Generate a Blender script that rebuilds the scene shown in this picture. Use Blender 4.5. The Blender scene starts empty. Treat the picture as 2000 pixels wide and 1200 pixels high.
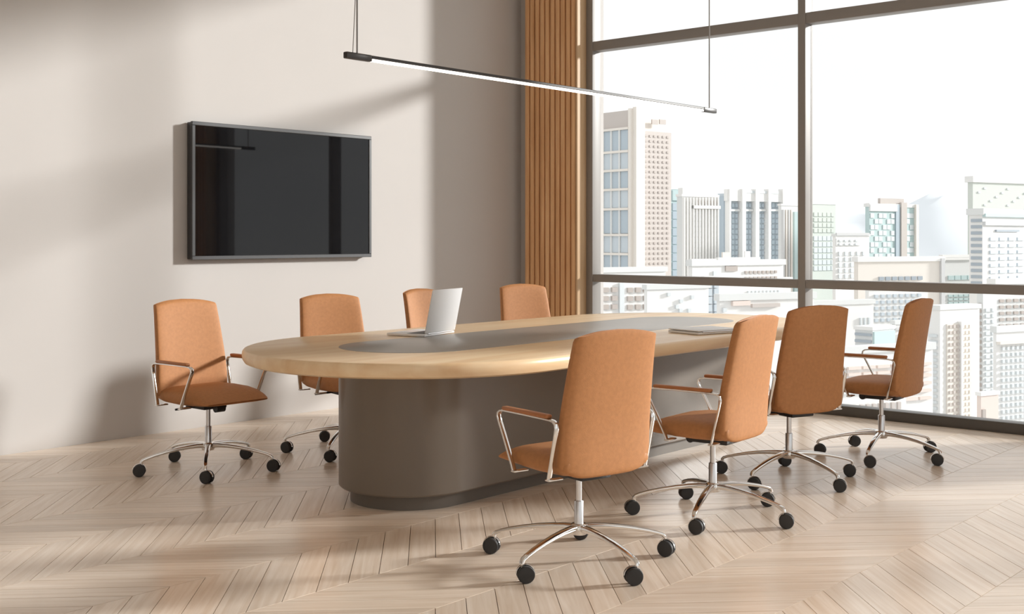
import bpy, bmesh, math, random
from mathutils import Vector, Matrix

# ------------------------------------------------------------------ camera, world, sun, exposure
scene = bpy.context.scene
col = scene.collection
CAM = (6.870, -7.989, 1.29)
YAW = 0.7178
FPX = 2305.5
HOR = 464.24
cam_data = bpy.data.cameras.new('camera')
cam_data.sensor_width = 36.0
cam_data.lens = FPX / 2000.0 * 36.0
cam_data.shift_y = -(600.0 - HOR) / 2000.0
cam_data.clip_end = 6000
cam_obj = bpy.data.objects.new('camera', cam_data)
cam_obj.location = CAM
cam_obj.rotation_euler = (math.pi / 2, 0, YAW)
col.objects.link(cam_obj)
scene.camera = cam_obj

scene.view_settings.view_transform = 'Standard'
scene.view_settings.look = 'None'
scene.view_settings.gamma = 1.0
scene.view_settings.use_curve_mapping = False
scene.view_settings.exposure = 0.16
scene.cycles.max_bounces = 10
scene.cycles.diffuse_bounces = 7
scene.cycles.transparent_max_bounces = 16
scene.cycles.caustics_reflective = False
scene.cycles.caustics_refractive = False
scene.cycles.sample_clamp_indirect = 6.0
scene.cycles.use_denoising = True

SKY_STRENGTH = 1.05
SUN_STRENGTH = 4.7
SUN_AZ = math.radians(35.2)      # measured from +Y towards +X
SUN_EL = math.atan(0.268)

world = bpy.data.worlds.new('sky')
scene.world = world
world.use_nodes = True
wn = world.node_tree
wn.nodes.clear()
w_out = wn.nodes.new('ShaderNodeOutputWorld')
w_bg = wn.nodes.new('ShaderNodeBackground')
w_tc = wn.nodes.new('ShaderNodeTexCoord')
w_map = wn.nodes.new('ShaderNodeMapping')
w_map.inputs['Scale'].default_value = (1.6, 1.6, 5.0)
w_noise = wn.nodes.new('ShaderNodeTexNoise')
w_noise.inputs['Scale'].default_value = 2.2
w_noise.inputs['Detail'].default_value = 4
w_ramp = wn.nodes.new('ShaderNodeValToRGB')
w_ramp.color_ramp.elements[0].position = 0.35
w_ramp.color_ramp.elements[0].color = (0.895, 0.905, 0.91, 1)
w_ramp.color_ramp.elements[1].position = 0.62
w_ramp.color_ramp.elements[1].color = (0.985, 0.975, 0.96, 1)
w_bg.inputs['Strength'].default_value = SKY_STRENGTH
wn.links.new(w_tc.outputs['Generated'], w_map.inputs['Vector'])
wn.links.new(w_map.outputs['Vector'], w_noise.inputs['Vector'])
wn.links.new(w_noise.outputs['Fac'], w_ramp.inputs['Fac'])
wn.links.new(w_ramp.outputs['Color'], w_bg.inputs['Color'])
wn.links.new(w_bg.outputs['Background'], w_out.inputs['Surface'])

sun_data = bpy.data.lights.new('sun', 'SUN')
sun_data.energy = SUN_STRENGTH
sun_data.angle = math.radians(5.2)
sun_data.color = (1.0, 0.978, 0.95)
sun_obj = bpy.data.objects.new('sun', sun_data)
to_sun = Vector((math.sin(SUN_AZ) * math.cos(SUN_EL), math.cos(SUN_AZ) * math.cos(SUN_EL), math.sin(SUN_EL)))
sun_obj.rotation_euler = to_sun.to_track_quat('Z', 'Y').to_euler()
sun_obj.location = to_sun * 40
col.objects.link(sun_obj)

# ------------------------------------------------------------------ materials
def mat(name, color, rough=0.5, metal=0.0, spec=0.5, var=0.0, vscale=6.0, stretch=(1, 1, 1), bump=0.0, bscale=200.0,
        emit=None, coat=0.0):
    m = bpy.data.materials.new(name)
    m.use_nodes = True
    nt = m.node_tree
    p = nt.nodes['Principled BSDF']
    p.inputs['Base Color'].default_value = (*color, 1)
    p.inputs['Roughness'].default_value = rough
    p.inputs['Metallic'].default_value = metal
    p.inputs['Specular IOR Level'].default_value = spec
    p.inputs['Coat Weight'].default_value = coat
    tc = None
    if var > 0 or bump > 0:
        tc = nt.nodes.new('ShaderNodeTexCoord')
    if var > 0:
        mp = nt.nodes.new('ShaderNodeMapping')
        mp.inputs['Scale'].default_value = stretch
        nz = nt.nodes.new('ShaderNodeTexNoise')
        nz.inputs['Scale'].default_value = vscale
        nz.inputs['Detail'].default_value = 5
        rp = nt.nodes.new('ShaderNodeValToRGB')
        rp.color_ramp.elements[0].position = 0.3
        rp.color_ramp.elements[1].position = 0.7
        rp.color_ramp.elements[0].color = (*[c * (1 - var) for c in color], 1)
        rp.color_ramp.elements[1].color = (*[min(1, c * (1 + var)) for c in color], 1)
        nt.links.new(tc.outputs['Object'], mp.inputs['Vector'])
        nt.links.new(mp.outputs['Vector'], nz.inputs['Vector'])
        nt.links.new(nz.outputs['Fac'], rp.inputs['Fac'])
        nt.links.new(rp.outputs['Color'], p.inputs['Base Color'])
    if bump > 0:
        nb = nt.nodes.new('ShaderNodeTexNoise')
        nb.inputs['Scale'].default_value = bscale
        nb.inputs['Detail'].default_value = 3
        bp = nt.nodes.new('ShaderNodeBump')
        bp.inputs['Strength'].default_value = bump
        bp.inputs['Distance'].default_value = 0.002
        nt.links.new(tc.outputs['Object'], nb.inputs['Vector'])
        nt.links.new(nb.outputs['Fac'], bp.inputs['Height'])
        nt.links.new(bp.outputs['Normal'], p.inputs['Normal'])
    if emit:
        p.inputs['Emission Color'].default_value = (*emit[0], 1)
        p.inputs['Emission Strength'].default_value = emit[1]
    return m

def plank_mat(name, sign):
    """pale oak; grain runs along the plank direction (1, sign) in the floor plane"""
    m = bpy.data.materials.new(name)
    m.use_nodes = True
    nt = m.node_tree
    p = nt.nodes['Principled BSDF']
    geo = nt.nodes.new('ShaderNodeNewGeometry')
    att = nt.nodes.new('ShaderNodeAttribute')
    att.attribute_name = 'tone'
    off = nt.nodes.new('ShaderNodeVectorMath'); off.operation = 'MULTIPLY_ADD'
    off.inputs[1].default_value = (17.0, 31.0, 0.0)
    nt.links.new(att.outputs['Color'], off.inputs[0])
    nt.links.new(geo.outputs['Position'], off.inputs[2])
    rot = nt.nodes.new('ShaderNodeMapping')
    rot.inputs['Rotation'].default_value = (0, 0, -sign * math.pi / 4)
    nt.links.new(off.outputs['Vector'], rot.inputs['Vector'])
    sc = nt.nodes.new('ShaderNodeMapping')
    sc.inputs['Scale'].default_value = (1.2, 26.0, 1.0)
    nt.links.new(rot.outputs['Vector'], sc.inputs['Vector'])
    nz = nt.nodes.new('ShaderNodeTexNoise')
    nz.inputs['Scale'].default_value = 1.6
    nz.inputs['Detail'].default_value = 6
    nz.inputs['Distortion'].default_value = 0.6
    nt.links.new(sc.outputs['Vector'], nz.inputs['Vector'])
    rp = nt.nodes.new('ShaderNodeValToRGB')
    rp.color_ramp.elements[0].position = 0.25
    rp.color_ramp.elements[1].position = 0.75
    rp.color_ramp.elements[0].color = (0.74, 0.60, 0.475, 1)
    rp.color_ramp.elements[1].color = (0.91, 0.81, 0.705, 1)
    nt.links.new(nz.outputs['Fac'], rp.inputs['Fac'])
    mul = nt.nodes.new('ShaderNodeMix'); mul.data_type = 'RGBA'; mul.blend_type = 'MULTIPLY'
    mul.inputs['Factor'].default_value = 1.0
    tr = nt.nodes.new('ShaderNodeMapRange')
    tr.inputs['To Min'].default_value = 0.92
    tr.inputs['To Max'].default_value = 1.06
    nt.links.new(att.outputs['Fac'], tr.inputs['Value'])
    nt.links.new(rp.outputs['Color'], mul.inputs['A'])
    nt.links.new(tr.outputs['Result'], mul.inputs['B'])
    nt.links.new(mul.outputs['Result'], p.inputs['Base Color'])
    p.inputs['Roughness'].default_value = 0.23
    p.inputs['Specular IOR Level'].default_value = 0.38
    return m

def wood_mat(name, dark, light, axis='y', rough=0.4, scale=1.5, stretch=18.0):
    m = bpy.data.materials.new(name)
    m.use_nodes = True
    nt = m.node_tree
    p = nt.nodes['Principled BSDF']
    geo = nt.nodes.new('ShaderNodeNewGeometry')
    sc = nt.nodes.new('ShaderNodeMapping')
    s = {'x': (1, stretch, stretch), 'y': (stretch, 1, stretch), 'z': (stretch, stretch, 1)}[axis]
    sc.inputs['Scale'].default_value = s
    nz = nt.nodes.new('ShaderNodeTexNoise')
    nz.inputs['Scale'].default_value = scale
    nz.inputs['Detail'].default_value = 6
    nz.inputs['Distortion'].default_value = 0.4
    rp = nt.nodes.new('ShaderNodeValToRGB')
    rp.color_ramp.elements[0].position = 0.3
    rp.color_ramp.elements[1].position = 0.7
    rp.color_ramp.elements[0].color = (*dark, 1)
    rp.color_ramp.elements[1].color = (*light, 1)
    nt.links.new(geo.outputs['Position'], sc.inputs['Vector'])
    nt.links.new(sc.outputs['Vector'], nz.inputs['Vector'])
    nt.links.new(nz.outputs['Fac'], rp.inputs['Fac'])
    nt.links.new(rp.outputs['Color'], p.inputs['Base Color'])
    p.inputs['Roughness'].default_value = rough
    return m

def glass_mat(name):
    m = bpy.data.materials.new(name)
    m.use_nodes = True
    nt = m.node_tree
    nt.nodes.clear()
    out = nt.nodes.new('ShaderNodeOutputMaterial')
    mix = nt.nodes.new('ShaderNodeMixShader')
    tr = nt.nodes.new('ShaderNodeBsdfTransparent')
    tr.inputs['Color'].default_value = (0.985, 0.992, 0.99, 1)
    gl = nt.nodes.new('ShaderNodeBsdfGlossy')
    gl.inputs['Roughness'].default_value = 0.0
    mix.inputs['Fac'].default_value = 0.012
    nt.links.new(tr.outputs[0], mix.inputs[1])
    nt.links.new(gl.outputs[0], mix.inputs[2])
    nt.links.new(mix.outputs[0], out.inputs['Surface'])
    return m

M = {}
M['wall'] = mat('wall_plaster', (0.55, 0.529, 0.513), 0.85, spec=0.2, var=0.012, vscale=1.5)
M['ceiling'] = mat('ceiling_white', (0.84, 0.82, 0.79), 0.9, spec=0.2)
M['slab'] = mat('floor_joint', (0.30, 0.22, 0.16), 0.8)
M['plank_a'] = plank_mat('oak_plank_falling', -1)
M['plank_b'] = plank_mat('oak_plank_rising', 1)
M['frame'] = mat('window_metal', (0.25, 0.232, 0.218), 0.45, spec=0.5)
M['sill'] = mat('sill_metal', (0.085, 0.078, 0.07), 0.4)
M['pane'] = glass_mat('window_glass')
M['slat'] = wood_mat('slat_wood', (0.62, 0.32, 0.14), (0.84, 0.52, 0.27), 'z', 0.5, 1.2, 14)
M['slat_back'] = mat('slat_backing', (0.17, 0.09, 0.045), 0.8)
M['edge_board'] = wood_mat('edge_board_wood', (0.50, 0.32, 0.17), (0.62, 0.43, 0.26), 'z', 0.5, 1.2, 14)
M['table_wood'] = wood_mat('table_oak', (0.79, 0.55, 0.32), (0.90, 0.71, 0.475), 'y', 0.32, 1.3, 9)
M['base'] = mat('pedestal_greige', (0.18, 0.152, 0.125), 0.33, var=0.03, vscale=3)
M['plinth'] = mat('plinth_greige', (0.15, 0.13, 0.11), 0.5)
M['inlay'] = mat('inlay_grey', (0.34, 0.315, 0.285), 0.33, var=0.04, vscale=3)
M['leather'] = mat('tan_fabric', (0.46, 0.205, 0.078), 0.62, spec=0.35, var=0.07, vscale=60, bump=0.25, bscale=420)
M['pad'] = mat('tan_arm_pad', (0.42, 0.16, 0.055), 0.45, bump=0.1, bscale=300)
M['chrome'] = mat('polished_chrome', (0.80, 0.785, 0.765), 0.09, 1.0)
M['alu'] = mat('satin_aluminium', (0.72, 0.72, 0.73), 0.28, 1.0)
M['black'] = mat('black_plastic', (0.022, 0.022, 0.024), 0.45)
M['tyre'] = mat('dark_rubber', (0.030, 0.030, 0.031), 0.6)
M['tv_body'] = mat('tv_housing', (0.035, 0.035, 0.037), 0.4)
M['tv_bezel'] = mat('tv_bezel', (0.06, 0.062, 0.066), 0.35)
M['tv_screen'] = mat('tv_glass', (0.005, 0.005, 0.006), 0.03, spec=0.36)
M['silver'] = mat('laptop_silver', (0.80, 0.81, 0.825), 0.4)
M['keyboard'] = mat('laptop_keys', (0.05, 0.05, 0.055), 0.5)
M['lamp_body'] = mat('lamp_black', (0.035, 0.03, 0.028), 0.35)
M['lamp_led'] = mat('lamp_diffuser', (0.9, 0.9, 0.88), 0.5, emit=((1.0, 0.95, 0.88), 2.2))
M['cable'] = mat('lamp_cable', (0.30, 0.29, 0.28), 0.4, 0.6)

# ------------------------------------------------------------------ helpers
def obj(name, verts, faces, m, parent=None, smooth=False, mesh=None):
    if mesh is None:
        mesh = bpy.data.meshes.new(name)
        mesh.from_pydata(verts, [], faces)
        mesh.update()
        if m is not None:
            mesh.materials.append(m)
        if smooth:
            mesh.polygons.foreach_set('use_smooth', [True] * len(mesh.polygons))
    o = bpy.data.objects.new(name, mesh)
    o.parent = parent
    col.objects.link(o)
    return o

def bmobj(name, bm, m, parent=None, smooth=False, auto=None):
    bmesh.ops.recalc_face_normals(bm, faces=bm.faces[:])
    me = bpy.data.meshes.new(name)
    bm.to_mesh(me); bm.free()
    me.materials.append(m)
    if smooth:
        me.polygons.foreach_set('use_smooth', [True] * len(me.polygons))
        if auto is not None:
            me.set_sharp_from_angle(angle=math.radians(auto))
    o = bpy.data.objects.new(name, me)
    o.parent = parent
    col.objects.link(o)
    return o

def tag(o, label=None, cat=None, group=None, kind=None):
    if label: o['label'] = label
    if cat: o['category'] = cat
    if group: o['group'] = group
    if kind: o['kind'] = kind
    return o

def empty(name, loc=(0, 0, 0), rz=0.0):
    o = bpy.data.objects.new(name, None)
    o.empty_display_size = 0.1
    o.location = loc
    o.rotation_euler = (0, 0, rz)
    col.objects.link(o)
    return o

def box_bm(bm, x0, x1, y0, y1, z0, z1, bev=0.0, seg=2):
    g = bmesh.ops.create_cube(bm, size=1.0)
    vs = g['verts']
    for v in vs:
        v.co = Vector(((x0 + x1) / 2 + v.co.x * (x1 - x0), (y0 + y1) / 2 + v.co.y * (y1 - y0), (z0 + z1) / 2 + v.co.z * (z1 - z0)))
    if bev > 0:
        es = list({e for v in vs for e in v.link_edges})
        bmesh.ops.bevel(bm, geom=es, offset=bev, segments=seg, affect='EDGES', profile=0.5)

def box(name, x0, x1, y0, y1, z0, z1, m, parent=None, bev=0.0, seg=2):
    bm = bmesh.new()
    box_bm(bm, x0, x1, y0, y1, z0, z1, bev, seg)
    return bmobj(name, bm, m, parent, smooth=bev > 0, auto=40)

def lathe_bm(bm, prof, n=24, cx=0.0, cy=0.0):
    """prof: (r, z) from bottom to top, closed with caps"""
    rings = []
    for r, z in prof:
        rings.append([bm.verts.new((cx + r * math.cos(2 * math.pi * i / n), cy + r * math.sin(2 * math.pi * i / n), z)) for i in range(n)])
    for a, b in zip(rings[:-1], rings[1:]):
        for i in range(n):
            j = (i + 1) % n
            bm.faces.new((a[i], a[j], b[j], b[i]))
    bm.faces.new(list(reversed(rings[0])))
    bm.faces.new(rings[-1])

def loft_bm(bm, rings):
    vr = [[bm.verts.new(p) for p in r] for r in rings]
    n = len(vr[0])
    for a, b in zip(vr[:-1], vr[1:]):
        for i in range(n):
            j = (i + 1) % n
            bm.faces.new((a[i], a[j], b[j], b[i]))
    for ring, rev in ((vr[0], True), (vr[-1], False)):
        c = Vector((0, 0, 0))
        for v in ring: c += v.co
        cv = bm.verts.new(c / n)
        for i in range(n):
            j = (i + 1) % n
            bm.faces.new((ring[j], ring[i], cv) if rev else (ring[i], ring[j], cv))

def sweep_bm(bm, path, side, ws, ts, n=10):
    """sweep a rounded flat section along path; side = width direction, ws/ts = full width / thickness per point"""
    rings = []
    side = Vector(side).normalized()
    P = [Vector(p) for p in path]
    for i, p in enumerate(P):
        t = (P[min(i + 1, len(P) - 1)] - P[max(i - 1, 0)]).normalized()
        nrm = t.cross(side).normalized()
        w = ws[i] / 2; h = ts[i] / 2
        ring = []
        for k in range(n):
            a = 2 * math.pi * (k + 0.5) / n
            ca, sa = math.cos(a), math.sin(a)
            x = math.copysign(abs(ca) ** 0.5, ca) * w
            y = math.copysign(abs(sa) ** 0.5, sa) * h
            ring.append(p + side * x + nrm * y)
        rings.append(ring)
    loft_bm(bm, rings)

def tube_bm(bm, p0, p1, r, n=10):
    p0 = Vector(p0); p1 = Vector(p1)
    d = (p1 - p0).normalized()
    up = Vector((0, 0, 1)) if abs(d.z) < 0.9 else Vector((1, 0, 0))
    a = d.cross(up).normalized(); b = d.cross(a).normalized()
    loft_bm(bm, [[p + a * r * math.cos(2 * math.pi * i / n) + b * r * math.sin(2 * math.pi * i / n) for i in range(n)] for p in (p0, p1)])

def children(o):
    return [c for c in o.children]

def copy_tree(o, parent=None):
    c = o.copy()
    col.objects.link(c)
    c.parent = parent
    for ch in list(o.children):
        copy_tree(ch, c)
    return c

# ------------------------------------------------------------------ room shell
CEIL = 4.12
XR, YB = 10.6, -11.5
WX0, WX1 = 0.73, 4.75          # outer edges of window 1
VX0, VX1 = 5.78, 9.70          # window 2
WT = 0.12                      # frame depth
tag(box('wall_left', -0.2, 0.0, YB, 0.4, -0.05, CEIL, M['wall']), 'plain warm white wall carrying the television', 'wall', kind='structure')
tag(box('ceiling', -0.2, XR + 0.2, YB - 0.2, 0.4, CEIL, CEIL + 0.25, M['ceiling']), 'plain white ceiling above the room', 'ceiling', kind='structure')
tag(box('wall_window_side', -0.0, WX0, 0.0, 0.25, -0.05, CEIL, M['wall']), 'narrow wall strip behind the wooden slats in the corner', 'wall', kind='structure')
tag(box('wall_pier', WX1, VX0, 0.0, 0.25, -0.05, CEIL, M['wall']), 'wall pier between the two tall windows', 'wall', kind='structure')
tag(box('wall_far_corner', VX1, XR + 0.2, 0.0, 0.25, -0.05, CEIL, M['wall']), 'wall strip beyond the second window', 'wall', kind='structure')
tag(box('wall_back', -0.2, XR + 0.2, YB - 0.2, YB, -0.05, CEIL, M['wall']), 'plain wall behind the viewer', 'wall', kind='structure')
for k, (y0, y1) in enumerate(((-0.9, 0.0), (-6.2, -5.4), (YB, -10.7))):
    tag(box('wall_right', XR, XR + 0.2, y0, y1, -0.05, CEIL, M['wall']), ('wall pier at the window corner on the far right', 'wall pier between the side windows', 'wall pier at the back of the side windows')[k], 'wall', kind='structure')

# floor: joint-coloured slab + chevron planks
floor = tag(box('floor', -0.2, XR + 0.2, YB - 0.2, 0.4, -0.25, -0.012, M['slab']), 'pale oak chevron parquet floor', 'floor', kind='structure')
COLW, PITCH, X0C = 0.46, 0.154, 0.29
GAP = 0.0013

def clip(poly, axis, lim, keep_less):
    out = []
    for i in range(len(poly)):
        a, b = poly[i], poly[(i + 1) % len(poly)]
        ia = (a[axis] <= lim) if keep_less else (a[axis] >= lim)
        ib = (b[axis] <= lim) if keep_less else (b[axis] >= lim)
        if ia: out.append(a)
        if ia != ib:
            t = (lim - a[axis]) / (b[axis] - a[axis])
            out.append((a[0] + t * (b[0] - a[0]), a[1] + t * (b[1] - a[1])))
    return out

def to_px(x, y, z):
    v, u = x - CAM[0], y - CAM[1]
    s, c = math.sin(YAW), math.cos(YAW)
    X = u * s + v * c; Y = u * c - v * s
    if Y < 0.3: return None
    return 1000 + FPX * X / Y, HOR + FPX * (CAM[2] - z) / Y

def in_frame_area(poly):
    pts = [to_px(x, y, 0) for x, y in poly]
    if any(p is None for p in pts): return 0.0
    for ax, lim, less in ((0, 0, False), (0, 2000, True), (1, 0, False), (1, 1200, True)):
        pts = clip(pts, ax, lim, less)
        if len(pts) < 3: return 0.0
    return abs(sum(pts[i][0] * pts[(i + 1) % len(pts)][1] - pts[(i + 1) % len(pts)][0] * pts[i][1] for i in range(len(pts)))) / 2

rng = random.Random(7)
PL = []
for k in range(-1, 23):
    xa = X0C + COLW * k; xb = xa + COLW
    sgn = -1 if k % 2 == 0 else 1
    # seam heights on the column's left edge: the zigzag is continuous across columns
    ya0 = -4.455 + (COLW if sgn == -1 else 0.0)
    n0 = int((YB - ya0) / PITCH) - 4
    for n in range(n0, 60):
        y = ya0 + PITCH * n
        if y > 1.0: break
        dy = sgn * COLW
        g = GAP * 1.414
        poly = [(xa + GAP, y + g + sgn * GAP), (xb - GAP, y + dy + g - sgn * GAP), (xb - GAP, y + dy + PITCH - g - sgn * GAP), (xa + GAP, y + PITCH - g + sgn * GAP)]
        full = True
        for ax, lim, less in ((0, 0.001, False), (1, 0.0, True), (1, YB, False), (0, XR, True)):
            q = clip(poly, ax, lim, less)
            if q != poly: full = False
            poly = q
            if len(poly) < 3: break
        if len(poly) < 3: continue
        PL.append([in_frame_area(poly), poly, sgn, (xa, y), full, rng.random()])

def prism(poly, z0, z1):
    n = len(poly)
    v = [(x, y, z0) for x, y in poly] + [(x, y, z1) for x, y in poly]
    f = [tuple(range(n, 2 * n)), tuple(reversed(range(n)))] + [(i, (i + 1) % n, n + (i + 1) % n, n + i) for i in range(n)]
    return v, f

def set_tone(me, tones):
    at = me.color_attributes.new('tone', 'FLOAT_COLOR', 'CORNER')
    i = 0
    for poly, t in zip(me.polygons, tones):
        for _ in poly.loop_indices:
            at.data[i].color = (t, t, t, 1); i += 1

PL.sort(key=lambda p: -p[0])
shared = {}
NT = 8
for area, poly, sgn, org, full, tone in PL[:300]:
    m = M['plank_a'] if sgn < 0 else M['plank_b']
    ti = int(tone * NT)
    key = (sgn, ti)
    loc = [(x - org[0], y - org[1]) for x, y in poly]
    if full and key in shared:
        o = obj('plank', None, None, None, floor, mesh=shared[key])
    else:
        v, f = prism(loc, -0.012, 0.0)
        o = obj('plank', v, f, m, floor)
        set_tone(o.data, [(ti + 0.5) / NT] * len(o.data.polygons))
        if full: shared[key] = o.data
    o.location = (org[0], org[1], 0)
rest_v, rest_f, rest_m, rest_t = [], [], [], []
for area, poly, sgn, org, full, tone in PL[300:]:
    v, f = prism(poly, -0.012, 0.0)
    b = len(rest_v)
    rest_v += v
    for q in f:
        rest_f.append(tuple(i + b for i in q)); rest_m.append(0 if sgn < 0 else 1); rest_t.append(tone)
rest = obj('planks', rest_v, rest_f, M['plank_a'], floor)
rest.data.materials.append(M['plank_b'])
rest.data.polygons.foreach_set('material_index', rest_m)
set_tone(rest.data, rest_t)
rest['kind'] = 'stuff'

# ------------------------------------------------------------------ windows
T_LOW = (0.914, 0.978)
T_HIGH = (2.873, 2.953)
def window_y(name, label, x0, x1, mull, yo=0.0):
    """window in the plane y = 0..WT; frame bars 0.07 wide, two transoms, one mullion"""
    root = tag(empty(name, (x0, yo, 0)), label, 'window', kind='structure')
    W = x1 - x0; jw = 0.07; m = M['frame']
    box('jamb', 0, jw, 0, WT, 0, CEIL, m, root, 0.004)
    box('jamb', W - jw, W, 0, WT, 0, CEIL, m, root, 0.004)
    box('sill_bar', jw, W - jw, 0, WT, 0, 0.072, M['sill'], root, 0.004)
    box('head_bar', jw, W - jw, 0, WT, CEIL - 0.08, CEIL, m, root, 0.004)
    xs = [jw] + [v for q in mull for v in (q - x0 - 0.031, q - x0 + 0.031)] + [W - jw]
    for q in mull:
        box('mullion', q - x0 - 0.031, q - x0 + 0.031, 0, WT, 0.072, CEIL - 0.08, m, root, 0.004)
    for i in range(0, len(xs), 2):
        a, b = xs[i], xs[i + 1]
        for z0, z1 in (T_LOW, T_HIGH):
            box('transom', a, b, 0.004, WT - 0.004, z0, z1, m, root, 0.004)
        for z0, z1 in ((0.072, T_LOW[0]), (T_LOW[1], T_HIGH[0]), (T_HIGH[1], CEIL - 0.08)):
            box('pane', a, b, 0.085, 0.095, z0, z1, M['pane'], root)
    return root
window_y('window_1', 'tall grey framed window looking onto the city, behind the table', WX0, WX1, (2.738,))
window_y('window_2', 'tall grey framed window beyond the wall pier', VX0, VX1, (7.68,))
def fill_window_x(name, label, y0, y1):  # unseen side windows, added to let more daylight fill the room
    root = tag(empty(name, (XR, y0, 0)), label, 'window', kind='structure')
    W = y1 - y0; jw = 0.07; m = M['frame']
    for a, b in ((0, jw), (W / 2 - 0.031, W / 2 + 0.031), (W - jw, W)):
        box('jamb', 0.02, 0.14, a, b, 0, CEIL, m, root, 0.004)
    for a, b in ((jw, W / 2 - 0.031), (W / 2 + 0.031, W - jw)):
        for z0, z1 in ((0, 0.072), T_LOW, T_HIGH, (CEIL - 0.08, CEIL)):
            box('transom', 0.024, 0.136, a, b, z0, z1, m, root, 0.004)
        for z0, z1 in ((0.072, T_LOW[0]), (T_LOW[1], T_HIGH[0]), (T_HIGH[1], CEIL - 0.08)):
            box('pane', 0.1, 0.11, a, b, z0, z1, M['pane'], root)
fill_window_x('fill_window_3', 'added tall side window for fill daylight near the window corner, outside the view', -5.4, -0.9)
fill_window_x('fill_window_4', 'added tall side window for fill daylight at the back of the room, outside the view', -10.7, -6.2)

# wooden slat panels flanking the window
def slat_panel(name, label, x0, x1, edge_left, edge_right, n):
    root = tag(empty(name, (x0, 0, 0)), label, 'wall panel', kind='structure')
    W = x1 - x0
    box('backing', 0.004, W - 0.006, -0.075, 0.0, 0, CEIL, M['slat_back'], root)
    a = 0.02 if edge_left else 0.0
    b = W - (0.02 if edge_right else 0.0)
    pitch = (b - a) / n
    me = None
    for i in range(n):
        if me is None:
            o = box('slat', 0, pitch * 0.74, -0.12, -0.075, 0, CEIL, M['slat'], root, 0.003)
            me = o.data
        else:
            o = obj('slat', None, None, None, root, mesh=me)
        o.location = (a + pitch * (i + 0.10), 0, 0)
    if edge_left: box('edge_board', 0, 0.02, -0.125, 0, 0, CEIL, M['edge_board'], root, 0.002)
    if edge_right: box('edge_board', W - 0.02, W, -0.125, 0, 0, CEIL, M['edge_board'], root, 0.002)
slat_panel('trim_1', 'narrow vertical wooden slat panel in the corner beside the window', 0.145, 0.735, False, True, 10)
slat_panel('trim_2', 'wooden slat panel on the pier between the windows', 4.755, 5.775, True, True, 17)

# ------------------------------------------------------------------ conference table
TX, TY = 2.632, -2.695
def stadium(A, B, z, n=48):
    pts = []
    L = A - B
    for i in range(n + 1):
        a = math.pi * i / n
        pts.append((B * math.cos(a), L + B * math.sin(a), z))
    for i in range(n + 1):
        a = math.pi + math.pi * i / n
        pts.append((B * math.cos(a), -L + B * math.sin(a), z))
    return pts
def stad_solid(name, A, B, prof, m, parent):
    """prof: (inset, z) bottom to top"""
    bm = bmesh.new()
    rings = [[bm.verts.new(p) for p in stadium(A - i, B - i, z)] for i, z in prof]
    n = len(rings[0])
    for a, b in zip(rings[:-1], rings[1:]):
        for i in range(n):
            j = (i + 1) % n
            bm.faces.new((a[i], a[j], b[j], b[i]))
    bm.faces.new(list(reversed(rings[0]))); bm.faces.new(rings[-1])
    return bmobj(name, bm, m, parent, smooth=True, auto=35)
table = tag(empty('conference_table', (TX, TY, 0)), 'long oval oak conference table with grey inlay on a greige pedestal', 'table')
stad_solid('tabletop', 2.015, 0.863, [(0.035, 0.679), (0.012, 0.688), (0.003, 0.703), (0.0, 0.722), (0.002, 0.738), (0.009, 0.7475), (0.016, 0.75)], M['table_wood'], table)
stad_solid('inlay', 1.561, 0.354, [(0.0, 0.745), (0.0, 0.7512), (0.001, 0.7516)], M['inlay'], table)
stad_solid('pedestal', 1.561, 0.354, [(0.008, 0.072), (0.0, 0.080), (0.0, 0.679)], M['base'], table)
stad_solid('plinth', 1.561 - 0.057, 0.354 - 0.057, [(0.0, 0.0), (0.0, 0.072)], M['plinth'], table)

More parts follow.
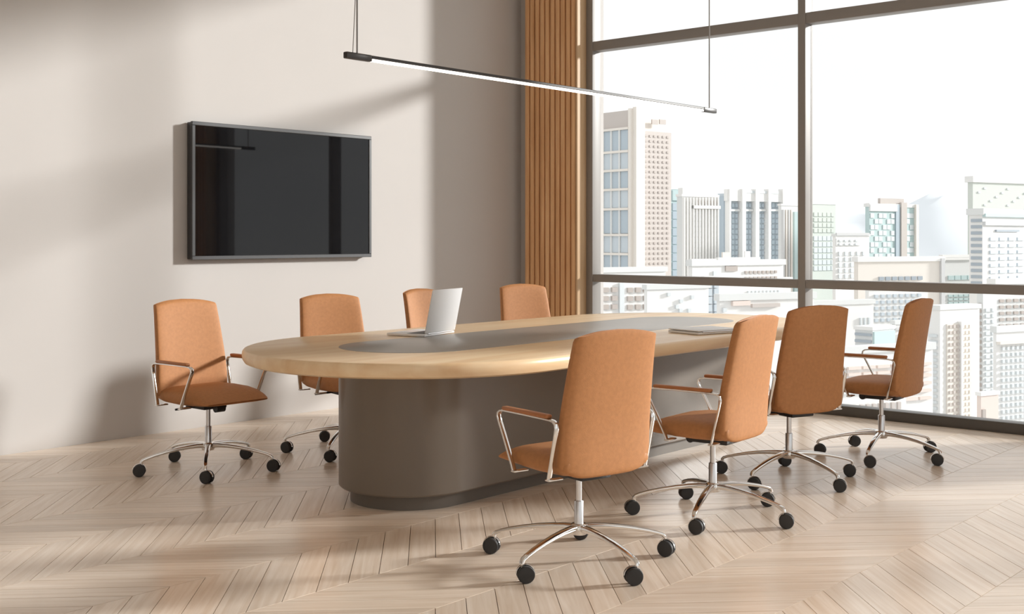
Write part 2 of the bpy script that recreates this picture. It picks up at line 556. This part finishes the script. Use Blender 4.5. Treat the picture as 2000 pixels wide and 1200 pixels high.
# ------------------------------------------------------------------ office chair
CR = 0.361
def se(c, e):
    return math.copysign(abs(c) ** e, c)
def make_chair():
    root = empty('office_chair')
    # seat
    secs = [(-0.180, .452, .396, .200), (-0.172, .460, .386, .213), (-0.12, .468, .376, .221), (0.0, .470, .373, .225), (0.1, .467, .376, .225),
            (0.18, .455, .382, .222), (0.235, .434, .388, .216), (0.268, .417, .392, .208), (0.286, .406, .396, .198)]
    rings = []
    N = 32
    for y, zt, zb, hw in secs:
        zc, hz = (zt + zb) / 2, (zt - zb) / 2
        r = []
        for k in range(N):
            a = 2 * math.pi * k / N
            r.append((hw * se(math.cos(a), 0.42), y - 0.012 * (math.cos(a) ** 4 if y > 0.15 else 0), zc + hz * se(math.sin(a), 0.75)))
        rings.append(r)
    bm = bmesh.new(); loft_bm(bm, rings)
    bmobj('seat', bm, M['leather'], root, smooth=True, auto=50)
    # backrest: rows bottom to top (z, rear y, half width, thickness)
    rows = [(.374, -.181, .208, 0.037), (.378, -.188, .214, 0.049), (.386, -.1915, .219, 0.055), (.40, -.193, .2225, 0.057), (.43, -.1945, .2245, 0.059), (.47, -.1965, .225, 0.059), (.52, -.199, .2245, 0.057),
            (.57, -.203, .2225, 0.056), (.63, -.211, .219, 0.055), (.69, -.221, .215, 0.054), (.75, -.231, .211, 0.052), (.81, -.242, .207, 0.051), (.86, -.252, .203, 0.050),
            (.898, -.260, .2005, 0.048), (.911, -.262, .1985, 0.041), (.915, -.262, .195, 0.029)]
    N = 56
    rings = []
    for ri, (z, yr, w, t) in enumerate(rows):
        g = max(0.0, min(1.0, (z - 0.60) / 0.315)) ** 2
        gb = max(0.0, min(1.0, (0.47 - z) / 0.095)) ** 1.5
        r = []
        for k in range(N):
            a = 2 * math.pi * k / N
            x = w * se(math.cos(a), 0.42)
            q = abs(x) / w
            y = yr + t / 2 + (t / 2) * se(math.sin(a), 0.46) + 0.016 * q ** 2.2
            zz = z + g * 0.026 * (1 - q ** 2.2) + gb * 0.040 * q ** 6
            r.append((x, y, zz))
        rings.append(r)
    bm = bmesh.new(); loft_bm(bm, rings)
    bmobj('backrest', bm, M['leather'], root, smooth=True, auto=50)
    # armrests
    for s in (-1, 1):
        xa = s * 0.243
        path = [(.104, .376), (.112, .395), (.140, .450), (.172, .510), (.198, .556), (.208, .578), (.205, .592), (.192, .6005), (.165, .604), (.05, .604), (-.06, .603),
                (-.125, .602), (-.150, .599), (-.163, .590), (-.167, .574), (-.160, .540), (-.148, .490), (-.134, .430), (-.124, .390), (-.121, .376)]
        bm = bmesh.new()
        sweep_bm(bm, [(xa, y, z) for y, z in path], (1, 0, 0), [0.021] * len(path), [0.009] * len(path))
        for yy in (.100, -.120):
            box_bm(bm, min(xa - s * .06, xa + s * .0105), max(xa - s * .06, xa + s * .0105), yy - .013, yy + .013, .370, .377, .002, 1)
        arm = bmobj('armrest', bm, M['chrome'], root, smooth=True, auto=40)
        box('arm_pad', xa - 0.016, xa + 0.016, -0.122, 0.170, 0.606, 0.622, M['pad'], arm, 0.007, 3)
    # tilt mechanism under the seat
    mech = box('tilt_mechanism', -0.075, 0.075, -0.11, 0.07, 0.345, 0.378, M['black'], root, 0.006)
    bm = bmesh.new(); tube_bm(bm, (-0.028, 0.105, 0.352), (0.028, 0.105, 0.352), 0.021, 16)
    bmobj('tilt_knob', bm, M['black'], mech, smooth=True, auto=40)
    bm = bmesh.new(); tube_bm(bm, (0.07, -0.03, 0.356), (0.19, -0.03, 0.352), 0.006, 8)
    bmobj('height_lever', bm, M['black'], mech, smooth=True, auto=40)
    # gas lift
    bm = bmesh.new()
    lathe_bm(bm, [(.0125, .24), (.0125, .346)])
    lathe_bm(bm, [(.019, .12), (.019, .243), (.017, .246)])
    bmobj('gas_lift', bm, M['alu'], root, smooth=True, auto=40)
    # star base
    base = empty('star_base'); base.parent = root
    bm = bmesh.new(); lathe_bm(bm, [(.030, .112), (.036, .120), (.036, .146), (.030, .154), (.020, .156)])
    hub = bmobj('hub', bm, M['chrome'], base, smooth=True, auto=40)
    path = [(.022, .138), (.06, .139), (.11, .1365), (.17, .130), (.23, .120), (.29, .107), (.335, .0945), (.356, .0865), (.364, .078), (.365, .070)]
    ws = [.034, .033, .031, .029, .027, .0245, .022, .020, .019, .018]
    ts = [.026, .024, .021, .019, .017, .0155, .0145, .0145, .0145, .0145]
    bm = bmesh.new()
    sweep_bm(bm, [(r, 0, z) for r, z in path], (0, 1, 0), ws, ts, 12)
    leg_me = None
    crng = random.Random(3)
    wheel_me = fork_me = None
    for i in range(5):
        a = 2 * math.pi * i / 5
        if leg_me is None:
            leg = bmobj('base_leg', bm, M['chrome'], base, smooth=True, auto=50); leg_me = leg.data
        else:
            leg = obj('base_leg', None, None, None, base, mesh=leg_me)
        leg.rotation_euler = (0, 0, a)
        if fork_me is None:
            b2 = bmesh.new()
            lathe_bm(b2, [(.0065, .055), (.0065, .080)], 12)
            # hood: half-round cover over the wheels
            hood = []
            for k in range(9):
                t = math.pi * (k / 8) * 0.95 + 0.08
                hood.append((0.012 + 0.0355 * math.cos(t), 0.033 + 0.0355 * math.sin(t)))
            sweep_bm(b2, [(x, 0, z) for x, z in hood], (0, 1, 0), [.012] * 9, [.005] * 9, 8)
            cs = bmobj('caster', b2, M['chrome'], root, smooth=True, auto=40); fork_me = cs.data
            b3 = bmesh.new()
            for sy in (-1, 1):
                ring = []
                for yy, rr in ((.0065, .026), (.0075, .0315), (.011, .033), (.020, .033), (.0235, .0305), (.0245, .022)):
                    ring.append([(0.012 + rr * math.cos(2 * math.pi * k / 24), sy * yy, 0.033 + rr * math.sin(2 * math.pi * k / 24)) for k in range(24)])
                loft_bm(b3, ring)
            tube_bm(b3, (0.012, -.0065, .033), (0.012, .0065, .033), .006, 10)
            wl = bmobj('wheel', b3, M['tyre'], cs, smooth=True, auto=40); wheel_me = wl.data
        else:
            cs = obj('caster', None, None, None, root, mesh=fork_me)
            wl = obj('wheel', None, None, None, cs, mesh=wheel_me)
        cs.location = (CR * math.cos(a), CR * math.sin(a), 0)
        cs.rotation_euler = (0, 0, a + math.radians((25, 100, -60, 170, -120)[i]))
    return root

CH = [  # x, y, facing (deg, from +X), star base phase (deg), label
    (1.293, -4.164, 0.0, 35.0, 'orange swivel chair standing clear of the rounded table end, seen from the front'),
    (1.412, -3.266, -14.0, 15.0, 'orange swivel chair behind the table with its base half hidden by the pedestal'),
    (1.313, -2.276, 10.0, 40.0, 'orange swivel chair behind the table, its backrest overlapped by the open laptop'),
    (1.299, -1.307, -17.0, 25.0, 'orange swivel chair behind the table in front of the wooden slat panel'),
    (3.985, -4.281, 167.1, 56.2, 'largest orange swivel chair, its back turned, in front of the table pedestal'),
    (3.971, -3.253, 183.7, 0.7, 'sunlit orange swivel chair between the largest chair and the shaded one, beside the closed laptop'),
    (3.837, -2.266, 159.4, 51.4, 'orange swivel chair with a shaded brownish back, standing below the window mullion'),
    (3.941, -1.332, 183.4, 66.0, 'orange swivel chair seen nearly side-on against the city, closest to the window'),
]
proto = make_chair()
chairs = [proto] + [copy_tree(proto) for _ in CH[1:]]
for o, (x, y, face, ph, lab) in zip(chairs, CH):
    o.location = (x, y, 0)
    rz = math.radians(face) - math.pi / 2      # chair local +Y is its front
    o.rotation_euler = (0, 0, rz)
    tag(o, lab, 'chair', 'swivel chairs around the conference table')
    d = math.radians(ph) - rz
    k = 0
    for c in o.children:
        if c.name.startswith('star_base'):
            c.rotation_euler = (0, 0, d)
        elif c.name.startswith('caster'):
            a = d + 2 * math.pi * k / 5
            c.location = (CR * math.cos(a), CR * math.sin(a), 0)
            c.rotation_euler = (0, 0, math.radians((28, 205, 50, 232, 15)[(k + chairs.index(o)) % 5]) - rz)
            k += 1

# ------------------------------------------------------------------ television
tv = tag(empty('television', (0.006, -2.65, 1.140)), 'large black flat-screen television mounted on the plain wall', 'television')
TW, TH = 1.606, 0.930
box('housing', 0.0, 0.055, -TW / 2 + .004, TW / 2 - .004, 0.004, TH - .004, M['tv_body'], tv, 0.004)
bz = 0.026
bm = bmesh.new()
for a, b, c, d in ((-TW / 2, TW / 2, 0, bz), (-TW / 2, TW / 2, TH - bz, TH), (-TW / 2, -TW / 2 + bz, bz, TH - bz), (TW / 2 - bz, TW / 2, bz, TH - bz)):
    box_bm(bm, 0.045, 0.066, a, b, c, d, 0.003, 1)
bmobj('bezel', bm, M['tv_bezel'], tv)
box('screen', 0.05, 0.060, -TW / 2 + bz, TW / 2 - bz, bz, TH - bz, M['tv_screen'], tv)

# ------------------------------------------------------------------ laptops
def make_laptop(name, loc, rz, w, dep, tilt, label):
    """local: hinge along Y at x = 0, base extends to -X; tilt = lid lean beyond vertical, None = closed"""
    root = tag(empty(name, loc, rz), label, 'laptop')
    b = box('base', -dep, 0, -w / 2, w / 2, 0.0, 0.013, M['silver'], root, 0.003)
    box('keyboard', -dep * 0.52, -dep * 0.08, -w * 0.43, w * 0.43, 0.0128, 0.0142, M['keyboard'], b)
    box('trackpad', -dep * 0.93, -dep * 0.60, -w * 0.17, w * 0.17, 0.0128, 0.0136, M['alu'], b)
    lid = box('lid', -0.003, 0.003, -w / 2, w / 2, 0.0, dep, M['silver'], root, 0.0025)
    lid.location = (0.001, 0, 0.0165)
    box('display', -0.0045, -0.0025, -w / 2 + .01, w / 2 - .01, 0.012, dep - .01, M['tv_screen'], lid)
    bm = bmesh.new(); tube_bm(bm, (0.001, -w * 0.4, 0.0135), (0.001, w * 0.4, 0.0135), 0.0038, 10)
    bmobj('hinge', bm, M['alu'], root, smooth=True, auto=40)
    lid.rotation_euler = (0, tilt if tilt is not None else -math.pi / 2, 0)
    if tilt is None: lid.location = (0.0, 0, 0.0195)
    return root
make_laptop('laptop', (2.277, -3.335, 0.7522), math.radians(14.4), 0.327, 0.243, math.radians(11.9), 'open silver laptop with its lid turned to the viewer, on the table')
# closed laptop: near corner and two edge directions measured
c0 = Vector((3.362, -2.405)); d1 = math.radians(76.2)
e1 = Vector((math.cos(d1), math.sin(d1))); e2 = Vector((-math.sin(d1), math.cos(d1)))
cc = c0 + e1 * 0.16
make_laptop('laptop', (cc.x, cc.y, 0.7522), d1 - math.pi / 2, 0.327, 0.243, None, 'closed flat silver laptop lying on the window-side table edge')

# ------------------------------------------------------------------ pendant lamp
PX, PZ = 2.633, 2.148
lamp = tag(empty('pendant_lamp', (PX, -2.683, PZ)), 'long slim black linear pendant lamp with a lit white underside', 'lamp')
HL = 1.646
bm = bmesh.new(); box_bm(bm, -0.013, 0.013, -HL + .16, HL - .16, -0.001, 0.015, 0.003, 1)
bmobj('housing', bm, M['lamp_body'], lamp)
box('diffuser', -0.012, 0.012, -HL + .16, HL - .16, -0.013, -0.001, M['lamp_led'], lamp, 0.003)
for s in (-1, 1):
    box('end_cap', -0.0145, 0.0145, min(s * HL, s * (HL - .16)), max(s * HL, s * (HL - .16)), -0.015, 0.0165, M['lamp_body'], lamp, 0.005)
    bm = bmesh.new(); tube_bm(bm, (0, s * (HL - .075), 0.016), (0, s * (HL - .075), CEIL - PZ - .02), 0.0042, 8)
    bmobj('suspension_rod', bm, M['cable'], lamp, smooth=True, auto=40)
    bm = bmesh.new(); lathe_bm(bm, [(.03, CEIL - PZ - .03), (.035, CEIL - PZ - .025), (.035, CEIL - PZ)], 20, 0, s * (HL - .075))
    bmobj('ceiling_rose', bm, M['lamp_body'], lamp, smooth=True, auto=40)
bm = bmesh.new(); tube_bm(bm, (-0.008, -HL + .055, 0.016), (-0.001, -HL + .072, 0.40), 0.002, 8)
bmobj('power_cord', bm, M['cable'], lamp, smooth=True, auto=40)

# ------------------------------------------------------------------ the city outside
def cm(name, c, rough=0.7):
    return mat('city_' + name, c, rough, spec=0.3)
C = {  # distance haze is put into these washed-out facade, window and hill colours
    'white': cm('white', (0.788, 0.780, 0.766)), 'cream': cm('cream', (0.771, 0.721, 0.666)), 'beige': cm('beige', (0.55, 0.50, 0.47)),
    'pink': cm('pink', (0.735, 0.632, 0.580)), 'grey': cm('grey', (0.591, 0.595, 0.599)), 'pale': cm('pale_grey', (0.690, 0.699, 0.694)),
    'green': cm('pale_green', (0.627, 0.659, 0.617)), 'blue': cm('blue_glass', (0.448, 0.519, 0.578), 0.3), 'teal': cm('teal_glass', (0.497, 0.617, 0.621), 0.3),
    'slate': cm('slate_window', (0.381, 0.426, 0.471), 0.3), 'steel': cm('steel_glass', (0.550, 0.607, 0.653), 0.3), 'tan': cm('tan_window', (0.46, 0.41, 0.38), 0.4),
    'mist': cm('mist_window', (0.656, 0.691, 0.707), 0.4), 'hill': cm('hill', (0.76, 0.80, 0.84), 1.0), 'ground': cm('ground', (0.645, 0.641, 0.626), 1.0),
}
GZ = -60.0
SY, CY = math.sin(YAW), math.cos(YAW)
def cam_to_world(X, Y):
    # camera frame (right, forward) to world ground plane
    return CAM[0] + X * CY - Y * SY, CAM[1] + X * SY + Y * CY

class Tower:
    """a block standing at distance D: corner nearest us at column ps, a shaded side spanning p0..ps and a sunny front spanning ps..p1"""
    def __init__(s, name, label, p0, ps, p1, top, D, a=36.0, body='white', group=None, roof=True):
        s.D = D; s.a = math.radians(a)
        s.ca, s.sa = math.cos(s.a), math.sin(s.a)
        s.Cx = (ps - 1000) / FPX * D
        s.W = s.fx(p1); s.d = s.sy(p0)
        x, y = cam_to_world(s.Cx, D)
        s.root = tag(empty(name, (x, y, GZ), YAW + s.a), label, 'building', group)
        s.H = s.z(top)
        box('wall', 0, s.W, 0, s.d, 0, s.H, C[body], s.root)
        if roof:
            e = s.W * 0.012 + 0.05
            box('parapet', -e, s.W + e, -e, s.d + e, s.H, s.H + e * 3, C['white' if body != 'white' else 'pale'], s.root)
        s.cache = {}
    def fx(s, px):
        r = (px - 1000) / FPX
        return (r * s.D - s.Cx) / (s.ca - r * s.sa)
    def sy(s, px):
        r = (px - 1000) / FPX
        return (s.Cx - r * s.D) / (s.sa + r * s.ca)
    def z(s, py, depth=None):
        return CAM[2] - (py - HOR) / FPX * (depth or s.D) - GZ
    def zf(s, py, px):   # height seen at py on the front at column px
        return s.z(py, s.D + s.fx(px) * s.sa)
    def zs(s, py, px):
        return s.z(py, s.D + s.sy(px) * s.ca)
    def front(s, name, px0, px1, py0, py1, m, e=0.12, parent=None):
        pm = (px0 + px1) / 2
        return box(name, s.fx(px0), s.fx(px1), -e, 0.02, s.zf(py1, pm), s.zf(py0, pm), C[m], s.root)
    def side(s, name, px0, px1, py0, py1, m, e=0.12):
        pm = (px0 + px1) / 2
        return box(name, -e, 0.02, s.sy(px1), s.sy(px0), s.zs(py1, pm), s.zs(py0, pm), C[m], s.root)
    def grid(s, face, px0, px1, py0, py1, nc, nr, m, fw=0.6, fh=0.55, e=0.10, name='window', skip=None):
        pm = (px0 + px1) / 2
        f = s.fx if face == 'f' else s.sy
        a, b = sorted((f(px0), f(px1)))
        z1, z0 = (s.zf(py0, pm), s.zf(py1, pm)) if face == 'f' else (s.zs(py0, pm), s.zs(py1, pm))
        pw, ph = (b - a) / nc, (z1 - z0) / nr
        w, h = pw * fw, ph * fh
        if face == 'f':
            o = box(name, 0, w, -e, 0.02, 0, h, C[m], s.root)
        else:
            o = box(name, -e, 0.02, 0, w, 0, h, C[m], s.root)
        first = True
        for i in range(nc):
            for j in range(nr):
                if skip and skip(i, j): continue
                q = o if first else obj(name, None, None, None, s.root, mesh=o.data)
                first = False
                u = a + pw * (i + (1 - fw) / 2); v = z0 + ph * (j + (1 - fh) / 2)
                q.location = (u, 0, v) if face == 'f' else (0, u, v)
    def roof_block(s, px0, px1, py0, m='white', inset=0.15, name='roof_block'):
        z0 = s.H
        box(name, s.fx(px0), s.fx(px1), s.d * inset, s.d * (1 - inset), z0, max(z0 + 0.5, s.zf(py0, (px0 + px1) / 2)), C[m], s.root)

# 1 tall hotel-like tower at the left of the window
t = Tower('tower_block', 'tallest beige tower beside the wooden panel with a white corner pier and banded glass side', 1158, 1236, 1311, 254, 190, 38, 'beige', roof=False)
t.side('corner_pier', 1231, 1236, 212, 700, 'cream', 0.5)
t.front('corner_pier', 1236, 1253, 210, 700, 'cream', 0.8)
box('crown', 0, t.fx(1256), 0.2, t.d, t.H, t.z(214), C['beige'], t.root)
t.roof_block(1266, 1304, 213, 'cream', 0.1)
t.front('roof_window', 1272, 1284, 234, 243, 'tan', 0.2); t.front('roof_window', 1287, 1299, 234, 243, 'tan', 0.2)
ys = [252, 296, 332, 369, 407, 457, 494, 528, 575, 620]
for i in range(len(ys) - 1):
    t.grid('s', 1165, 1230, ys[i] + 4, ys[i + 1], 4, 1, 'steel' if i % 2 else 'blue', 0.82, 0.97, 0.25, 'glazing')
    t.side('floor_band', 1160, 1231, ys[i], ys[i] + 4.5, 'cream', 0.6)
for px in (1181, 1197, 1213):
    t.side('glazing_bar', px - 1.4, px + 1.4, 252, 620, 'pale', 0.45)
t.grid('f', 1257, 1308, 262, 520, 6, 26, 'tan', 0.45, 0.42, 0.12)

# 2-5 cluster behind
t = Tower('office_slab', 'narrow teal glass slab just right of the tallest tower', 1304, 1311, 1333, 370, 270, 34, 'teal')
t.front('glass_head', 1312, 1332, 372, 392, 'teal', 0.4)
t.grid('f', 1312, 1332, 396, 560, 2, 10, 'blue', 0.8, 0.9, 0.2, 'glazing')
t = Tower('office_tower', 'white tower with thin vertical fins left of the blue glass tower', 1322, 1332, 1403, 384, 240, 32, 'pale')
t.roof_block(1334, 1400, 368, 'white', 0.05)
for px in range(1332, 1403, 6):
    t.front('fin', px, px + 2.2, 386, 620, 'white', 0.7)
t.grid('f', 1352, 1400, 412, 505, 7, 9, 'mist', 0.6, 0.7, 0.2)
t.front('floor_band', 1350, 1402, 402, 408, 'white', 0.9)
t.grid('f', 1354, 1400, 391, 400, 4, 1, 'tan', 0.6, 0.8, 0.3)
t = Tower('office_tower', 'blue-grey glass tower with broad white vertical piers and a white crown', 1402, 1416, 1531, 378, 250, 34, 'steel', roof=False)
t.side('glazing', 1403, 1415, 384, 505, 'blue', 0.2)
t.front('crown', 1414, 1530, 372, 394, 'white', 1.0)
for px, w in ((1416, 3), (1441, 7), (1467, 7), (1492, 5), (1520, 5)):
    t.front('pier', px, px + w, 370, 620, 'white', 1.4)
for a, b in ((1420, 1440), (1449, 1466), (1475, 1491), (1498, 1519)):
    t.grid('f', a, b, 396, 520, 3, 12, 'blue', 0.82, 0.72, 0.3, 'glazing')
    t.front('floor_band', a, b, 409, 413, 'pale', 0.8)
t.grid('f', 1446, 1515, 373, 379, 3, 1, 'mist', 0.85, 0.8, 1.1, 'roof_louvre')
t = Tower('office_slab', 'grey striped slab partly behind the window mullion', 1520, 1526, 1570, 402, 225, 32, 'pale')
for i, px in enumerate(range(1526, 1546, 5)):
    t.front('fin', px, px + 2.4, 410, 640, 'cream' if i % 2 else 'grey', 0.6)
t.front('glazing', 1549, 1556, 414, 640, 'teal', 0.4)

# 6-10 low roofs in the left bay
t = Tower('apartment_block', 'white apartment block with small square windows below the slim towers', 1345, 1352, 1530, 520, 120, 30, 'white')
t.roof_block(1352, 1400, 506, 'white', 0.1); t.roof_block(1404, 1486, 503, 'white', 0.15); t.roof_block(1414, 1428, 493, 'cream', 0.3)
t.roof_block(1458, 1468, 491, 'white', 0.35)
t.grid('f', 1452, 1518, 526, 549, 8, 2, 'tan', 0.5, 0.45, 0.15)
t.grid('f', 1458, 1524, 566, 584, 9, 2, 'mist', 0.5, 0.6, 0.15)
t.front('window', 1392, 1399, 530, 545, 'mist', 0.15)
t.front('window', 1416, 1439, 520, 530, 'tan', 0.15)
t = Tower('apartment_block', 'cream block with paired windows at the foot of the tallest tower', 1150, 1158, 1300, 533, 100, 30, 'white')
t.grid('f', 1173, 1207, 558, 608, 2, 3, 'tan', 0.62, 0.55, 0.2)
t.front('stair_strip', 1208, 1217, 553, 625, 'mist', 0.2)
t.grid('f', 1221, 1268, 558, 608, 3, 3, 'tan', 0.6, 0.55, 0.2)
t = Tower('low_block', 'plain white low block with a few scattered windows above the table edge', 1258, 1264, 1384, 566, 82, 28, 'white')
for px, py in ((1305, 575), (1329, 588), (1351, 580), (1321, 599), (1328, 606), (1345, 606)):
    t.front('window', px - 3, px + 3, py - 3, py + 4, 'mist', 0.15)
t = Tower('glass_stair_tower', 'small grey stair tower with vertical glazing between white low blocks', 1371, 1376, 1404, 545, 90, 28, 'grey')
t.grid('f', 1377, 1403, 548, 625, 2, 5, 'steel', 0.7, 0.9, 0.2, 'glazing')
t = Tower('low_block', 'low white block with a pink roof band left of the window mullion', 1400, 1406, 1590, 588, 72, 26, 'white')
t.front('roof_band', 1428, 1462, 588, 597, 'pink', 0.2)
t.front('roof_band', 1466, 1520, 593, 600, 'beige', 0.2)
t.front('window', 1410, 1417, 602, 610, 'mist', 0.15)
t = Tower('office_slab', 'grey-blue slab low behind the mullion', 1428, 1434, 1545, 552, 135, 30, 'pale')
t.grid('f', 1428, 1460, 560, 580, 3, 1, 'teal', 0.5, 0.9, 0.15)

# 11-17 right bay, upper
t = Tower('office_tower', 'pale green glazed tower right of the window mullion', 1574, 1584, 1632, 399, 260, 34, 'green')
t.grid('f', 1588, 1630, 414, 456, 5, 4, 'green', 0.8, 0.7, 0.2, 'glazing')
t.grid('f', 1588, 1630, 460, 530, 5, 6, 'mist', 0.8, 0.75, 0.2, 'glazing')
t = Tower('office_block', 'white stepped block with a grey roof line between the green and teal towers', 1626, 1632, 1698, 462, 215, 32, 'white')
t.front('roof_line', 1632, 1696, 455, 460, 'grey', 0.3)
t.front('floor_band', 1632, 1680, 466, 480, 'pale', 0.2)
t.grid('f', 1634, 1676, 467, 481, 4, 2, 'mist', 0.5, 0.5, 0.35)
t.grid('f', 1634, 1692, 490, 545, 5, 5, 'mist', 0.5, 0.7, 0.25)
t = Tower('office_tower', 'teal glass tower with a dark vertical groove standing alone on the skyline', 1690, 1698, 1789, 404, 250, 34, 'teal')
t.roof_block(1698, 1768, 398, 'beige', 0.05); t.roof_block(1721, 1767, 388, 'beige', 0.2); t.roof_block(1764, 1788, 402, 'cream', 0.05)
t.front('head_band', 1697, 1750, 400, 413, 'pale', 0.4)
t.front('groove', 1748, 1756, 400, 512, 'blue', 0.3)
t.front('pier', 1757, 1768, 396, 512, 'beige', 0.5)
t.front('pier', 1785, 1790, 400, 512, 'cream', 0.6)
t.grid('f', 1699, 1747, 416, 506, 6, 8, 'mist', 0.85, 0.8, 0.15, 'glazing', skip=lambda i, j: (i * 7 + j * 5) % 3 == 0)
t.grid('f', 1769, 1784, 416, 506, 2, 8, 'mist', 0.85, 0.8, 0.15, 'glazing', skip=lambda i, j: (i * 7 + j * 5) % 3 == 1)
t = Tower('podium_block', 'broad blush podium with a single strip of windows below the teal tower', 1668, 1676, 1842, 512, 165, 24, 'cream')
t.grid('f', 1714, 1802, 540, 548, 7, 1, 'slate', 0.72, 0.9, 0.2)
t.front('corner_pier', 1835, 1842, 505, 620, 'grey', 0.4)
t = Tower('grid_block', 'white block with a regular grid of small blue windows below the transom', 1690, 1697, 1812, 566, 130, 26, 'white')
t.grid('f', 1704, 1800, 572, 630, 8, 5, 'steel', 0.52, 0.52, 0.2)
t = Tower('office_block', 'pale blue-grey block with teal window strips left of the striped tower', 1836, 1841, 1905, 503, 190, 26, 'pale')
t.grid('f', 1850, 1900, 538, 547, 4, 1, 'teal', 0.85, 0.9, 0.2)
t.grid('f', 1850, 1900, 574, 595, 5, 3, 'teal', 0.75, 0.6, 0.2)
t.front('roof_band', 1842, 1902, 503, 508, 'white', 0.4)
t = Tower('striped_tower', 'white framed tower with dark striped side at the far right of the window', 1893, 1919, 2060, 420, 175, 40, 'white')
for i in range(11):
    y = 428 + i * 12.2
    t.side('window_strip', 1897, 1918, y, y + 6, 'slate', 0.15)
t.front('head_band', 1919, 2055, 419, 425, 'teal', 0.5); t.front('head_band', 1919, 2055, 434, 441, 'grey', 0.5)
t.front('louvre', 1943, 1988, 449, 453, 'slate', 0.3)
t.grid('f', 1930, 2050, 461, 548, 7, 7, 'steel', 0.82, 0.5, 0.25)
t = Tower('speckled_tower', 'pale speckled tower rising behind the striped tower', 1890, 1900, 2080, 356, 230, 30, 'green')
t.grid('f', 1906, 2060, 366, 414, 14, 6, 'mist', 0.4, 0.4, 0.15, skip=lambda i, j: (i * 5 + j * 3) % 4 > 0)

# 18-27 right bay, lower
t = Tower('apartment_tower', 'bright white apartment tower with narrow window columns beside the side-on chair', 1812, 1836, 1913, 606, 80, 32, 'white')
t.grid('s', 1814, 1834, 650, 815, 1, 14, 'mist', 0.75, 0.45, 0.15)
t.front('recess', 1848, 1896, 632, 840, 'cream', 0.10)
t.grid('f', 1849, 1871, 632, 830, 3, 17, 'beige', 0.5, 0.5, 0.18)
t.grid('f', 1874, 1895, 632, 830, 3, 17, 'cream', 0.5, 0.5, 0.18)
t.front('pier', 1870.5, 1873.5, 628, 840, 'white', 0.3)
t = Tower('apartment_tower', 'slim grey apartment tower right of the bright white one', 1908, 1920, 1947, 573, 105, 30, 'pale')
t.grid('f', 1921, 1945, 600, 770, 2, 15, 'mist', 0.6, 0.55, 0.15)
t.grid('s', 1910, 1919, 590, 770, 1, 15, 'tan', 0.6, 0.55, 0.15)
t = Tower('low_block', 'small pink block at the foot of the slim grey tower', 1908, 1916, 1950, 774, 64, 28, 'pink')
t.front('doorway', 1917, 1923, 800, 840, 'tan', 0.1)
t = Tower('apartment_tower', 'white gridded apartment block in the lower right corner of the window', 1940, 1946, 2080, 650, 72, 28, 'white')
t.front('parapet_band', 1946, 2070, 664, 669, 'cream', 0.3)
t.grid('f', 1952, 2060, 672, 830, 12, 13, 'mist', 0.45, 0.5, 0.15)
t = Tower('apartment_block', 'beige apartment block with uneven windows above the corner block', 1932, 1944, 2090, 556, 115, 28, 'pale')
t.grid('f', 1948, 2070, 580, 640, 9, 5, 'tan', 0.6, 0.45, 0.15)
t = Tower('low_block', 'plain white block right behind the shaded chair', 1583, 1590, 1706, 597, 95, 26, 'white')
t.grid('f', 1676, 1700, 620, 636, 3, 1, 'mist', 0.4, 0.9, 0.15)
t = Tower('office_block', 'small teal glass cube with a striped white side between two chairs', 1670, 1704, 1746, 646, 85, 40, 'pale')
t.front('glass_wall', 1704.5, 1745, 647, 690, 'teal', 0.15)
for y in (651, 664, 677):
    t.side('window_strip', 1671, 1703, y, y + 5, 'slate', 0.12)
t = Tower('low_block', 'white low block between the teal cube and the side-on chair', 1742, 1748, 1830, 634, 92, 26, 'white')
t.front('window', 1756, 1764, 652, 676, 'mist', 0.15); t.front('roof_band', 1745, 1766, 640, 644, 'grey', 0.3)
t = Tower('terrace_block', 'white terrace block with blush balcony stripes seen between seat and armrest', 1636, 1646, 1822, 692, 62, 26, 'white')
for y in (712, 724, 735, 750, 765, 780):
    t.grid('f', 1652, 1818, y, y + 6, 6, 1, 'pink', 0.85, 0.9, 0.15, 'balcony')
t = Tower('low_block', 'low pale block just above the window sill under the chairs', 1560, 1570, 1770, 775, 50, 24, 'white')
t.grid('f', 1650, 1760, 786, 806, 9, 1, 'beige', 0.5, 0.7, 0.1)

# ground and the hills behind the city
gx, gy = cam_to_world(0, 900)
gv = [(*cam_to_world(X, Y), GZ) for X, Y in ((-2500, 25), (2500, 25), (2500, 2600), (-2500, 2600))]
v8 = gv + [(x, y, z - 3) for x, y, z in gv]
tag(obj('ground', v8, [(0, 1, 2, 3), (7, 6, 5, 4), (0, 4, 5, 1), (1, 5, 6, 2), (2, 6, 7, 3), (3, 7, 4, 0)], C['ground']), 'pale city ground far below the window', 'ground', kind='structure')
hv, hf = [], []
NX, NY = 60, 12
for j in range(NY):
    for i in range(NX):
        X = -900 + 2600 * i / (NX - 1); Y = 1700 + 800 * j / (NY - 1)
        r = X / Y * FPX + 1000
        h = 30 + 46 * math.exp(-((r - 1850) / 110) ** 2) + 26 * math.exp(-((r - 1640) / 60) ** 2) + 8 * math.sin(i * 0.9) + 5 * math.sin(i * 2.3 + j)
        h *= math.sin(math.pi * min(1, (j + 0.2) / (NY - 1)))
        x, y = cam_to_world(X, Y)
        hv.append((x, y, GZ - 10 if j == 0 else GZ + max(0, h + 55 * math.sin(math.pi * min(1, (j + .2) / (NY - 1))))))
for j in range(NY - 1):
    for i in range(NX - 1):
        a = j * NX + i
        hf.append((a, a + 1, a + NX + 1, a + NX))
tag(obj('hills', hv, hf, C['hill'], smooth=True), 'hills behind the city with haze painted in as pale blue', 'hills', kind='structure')
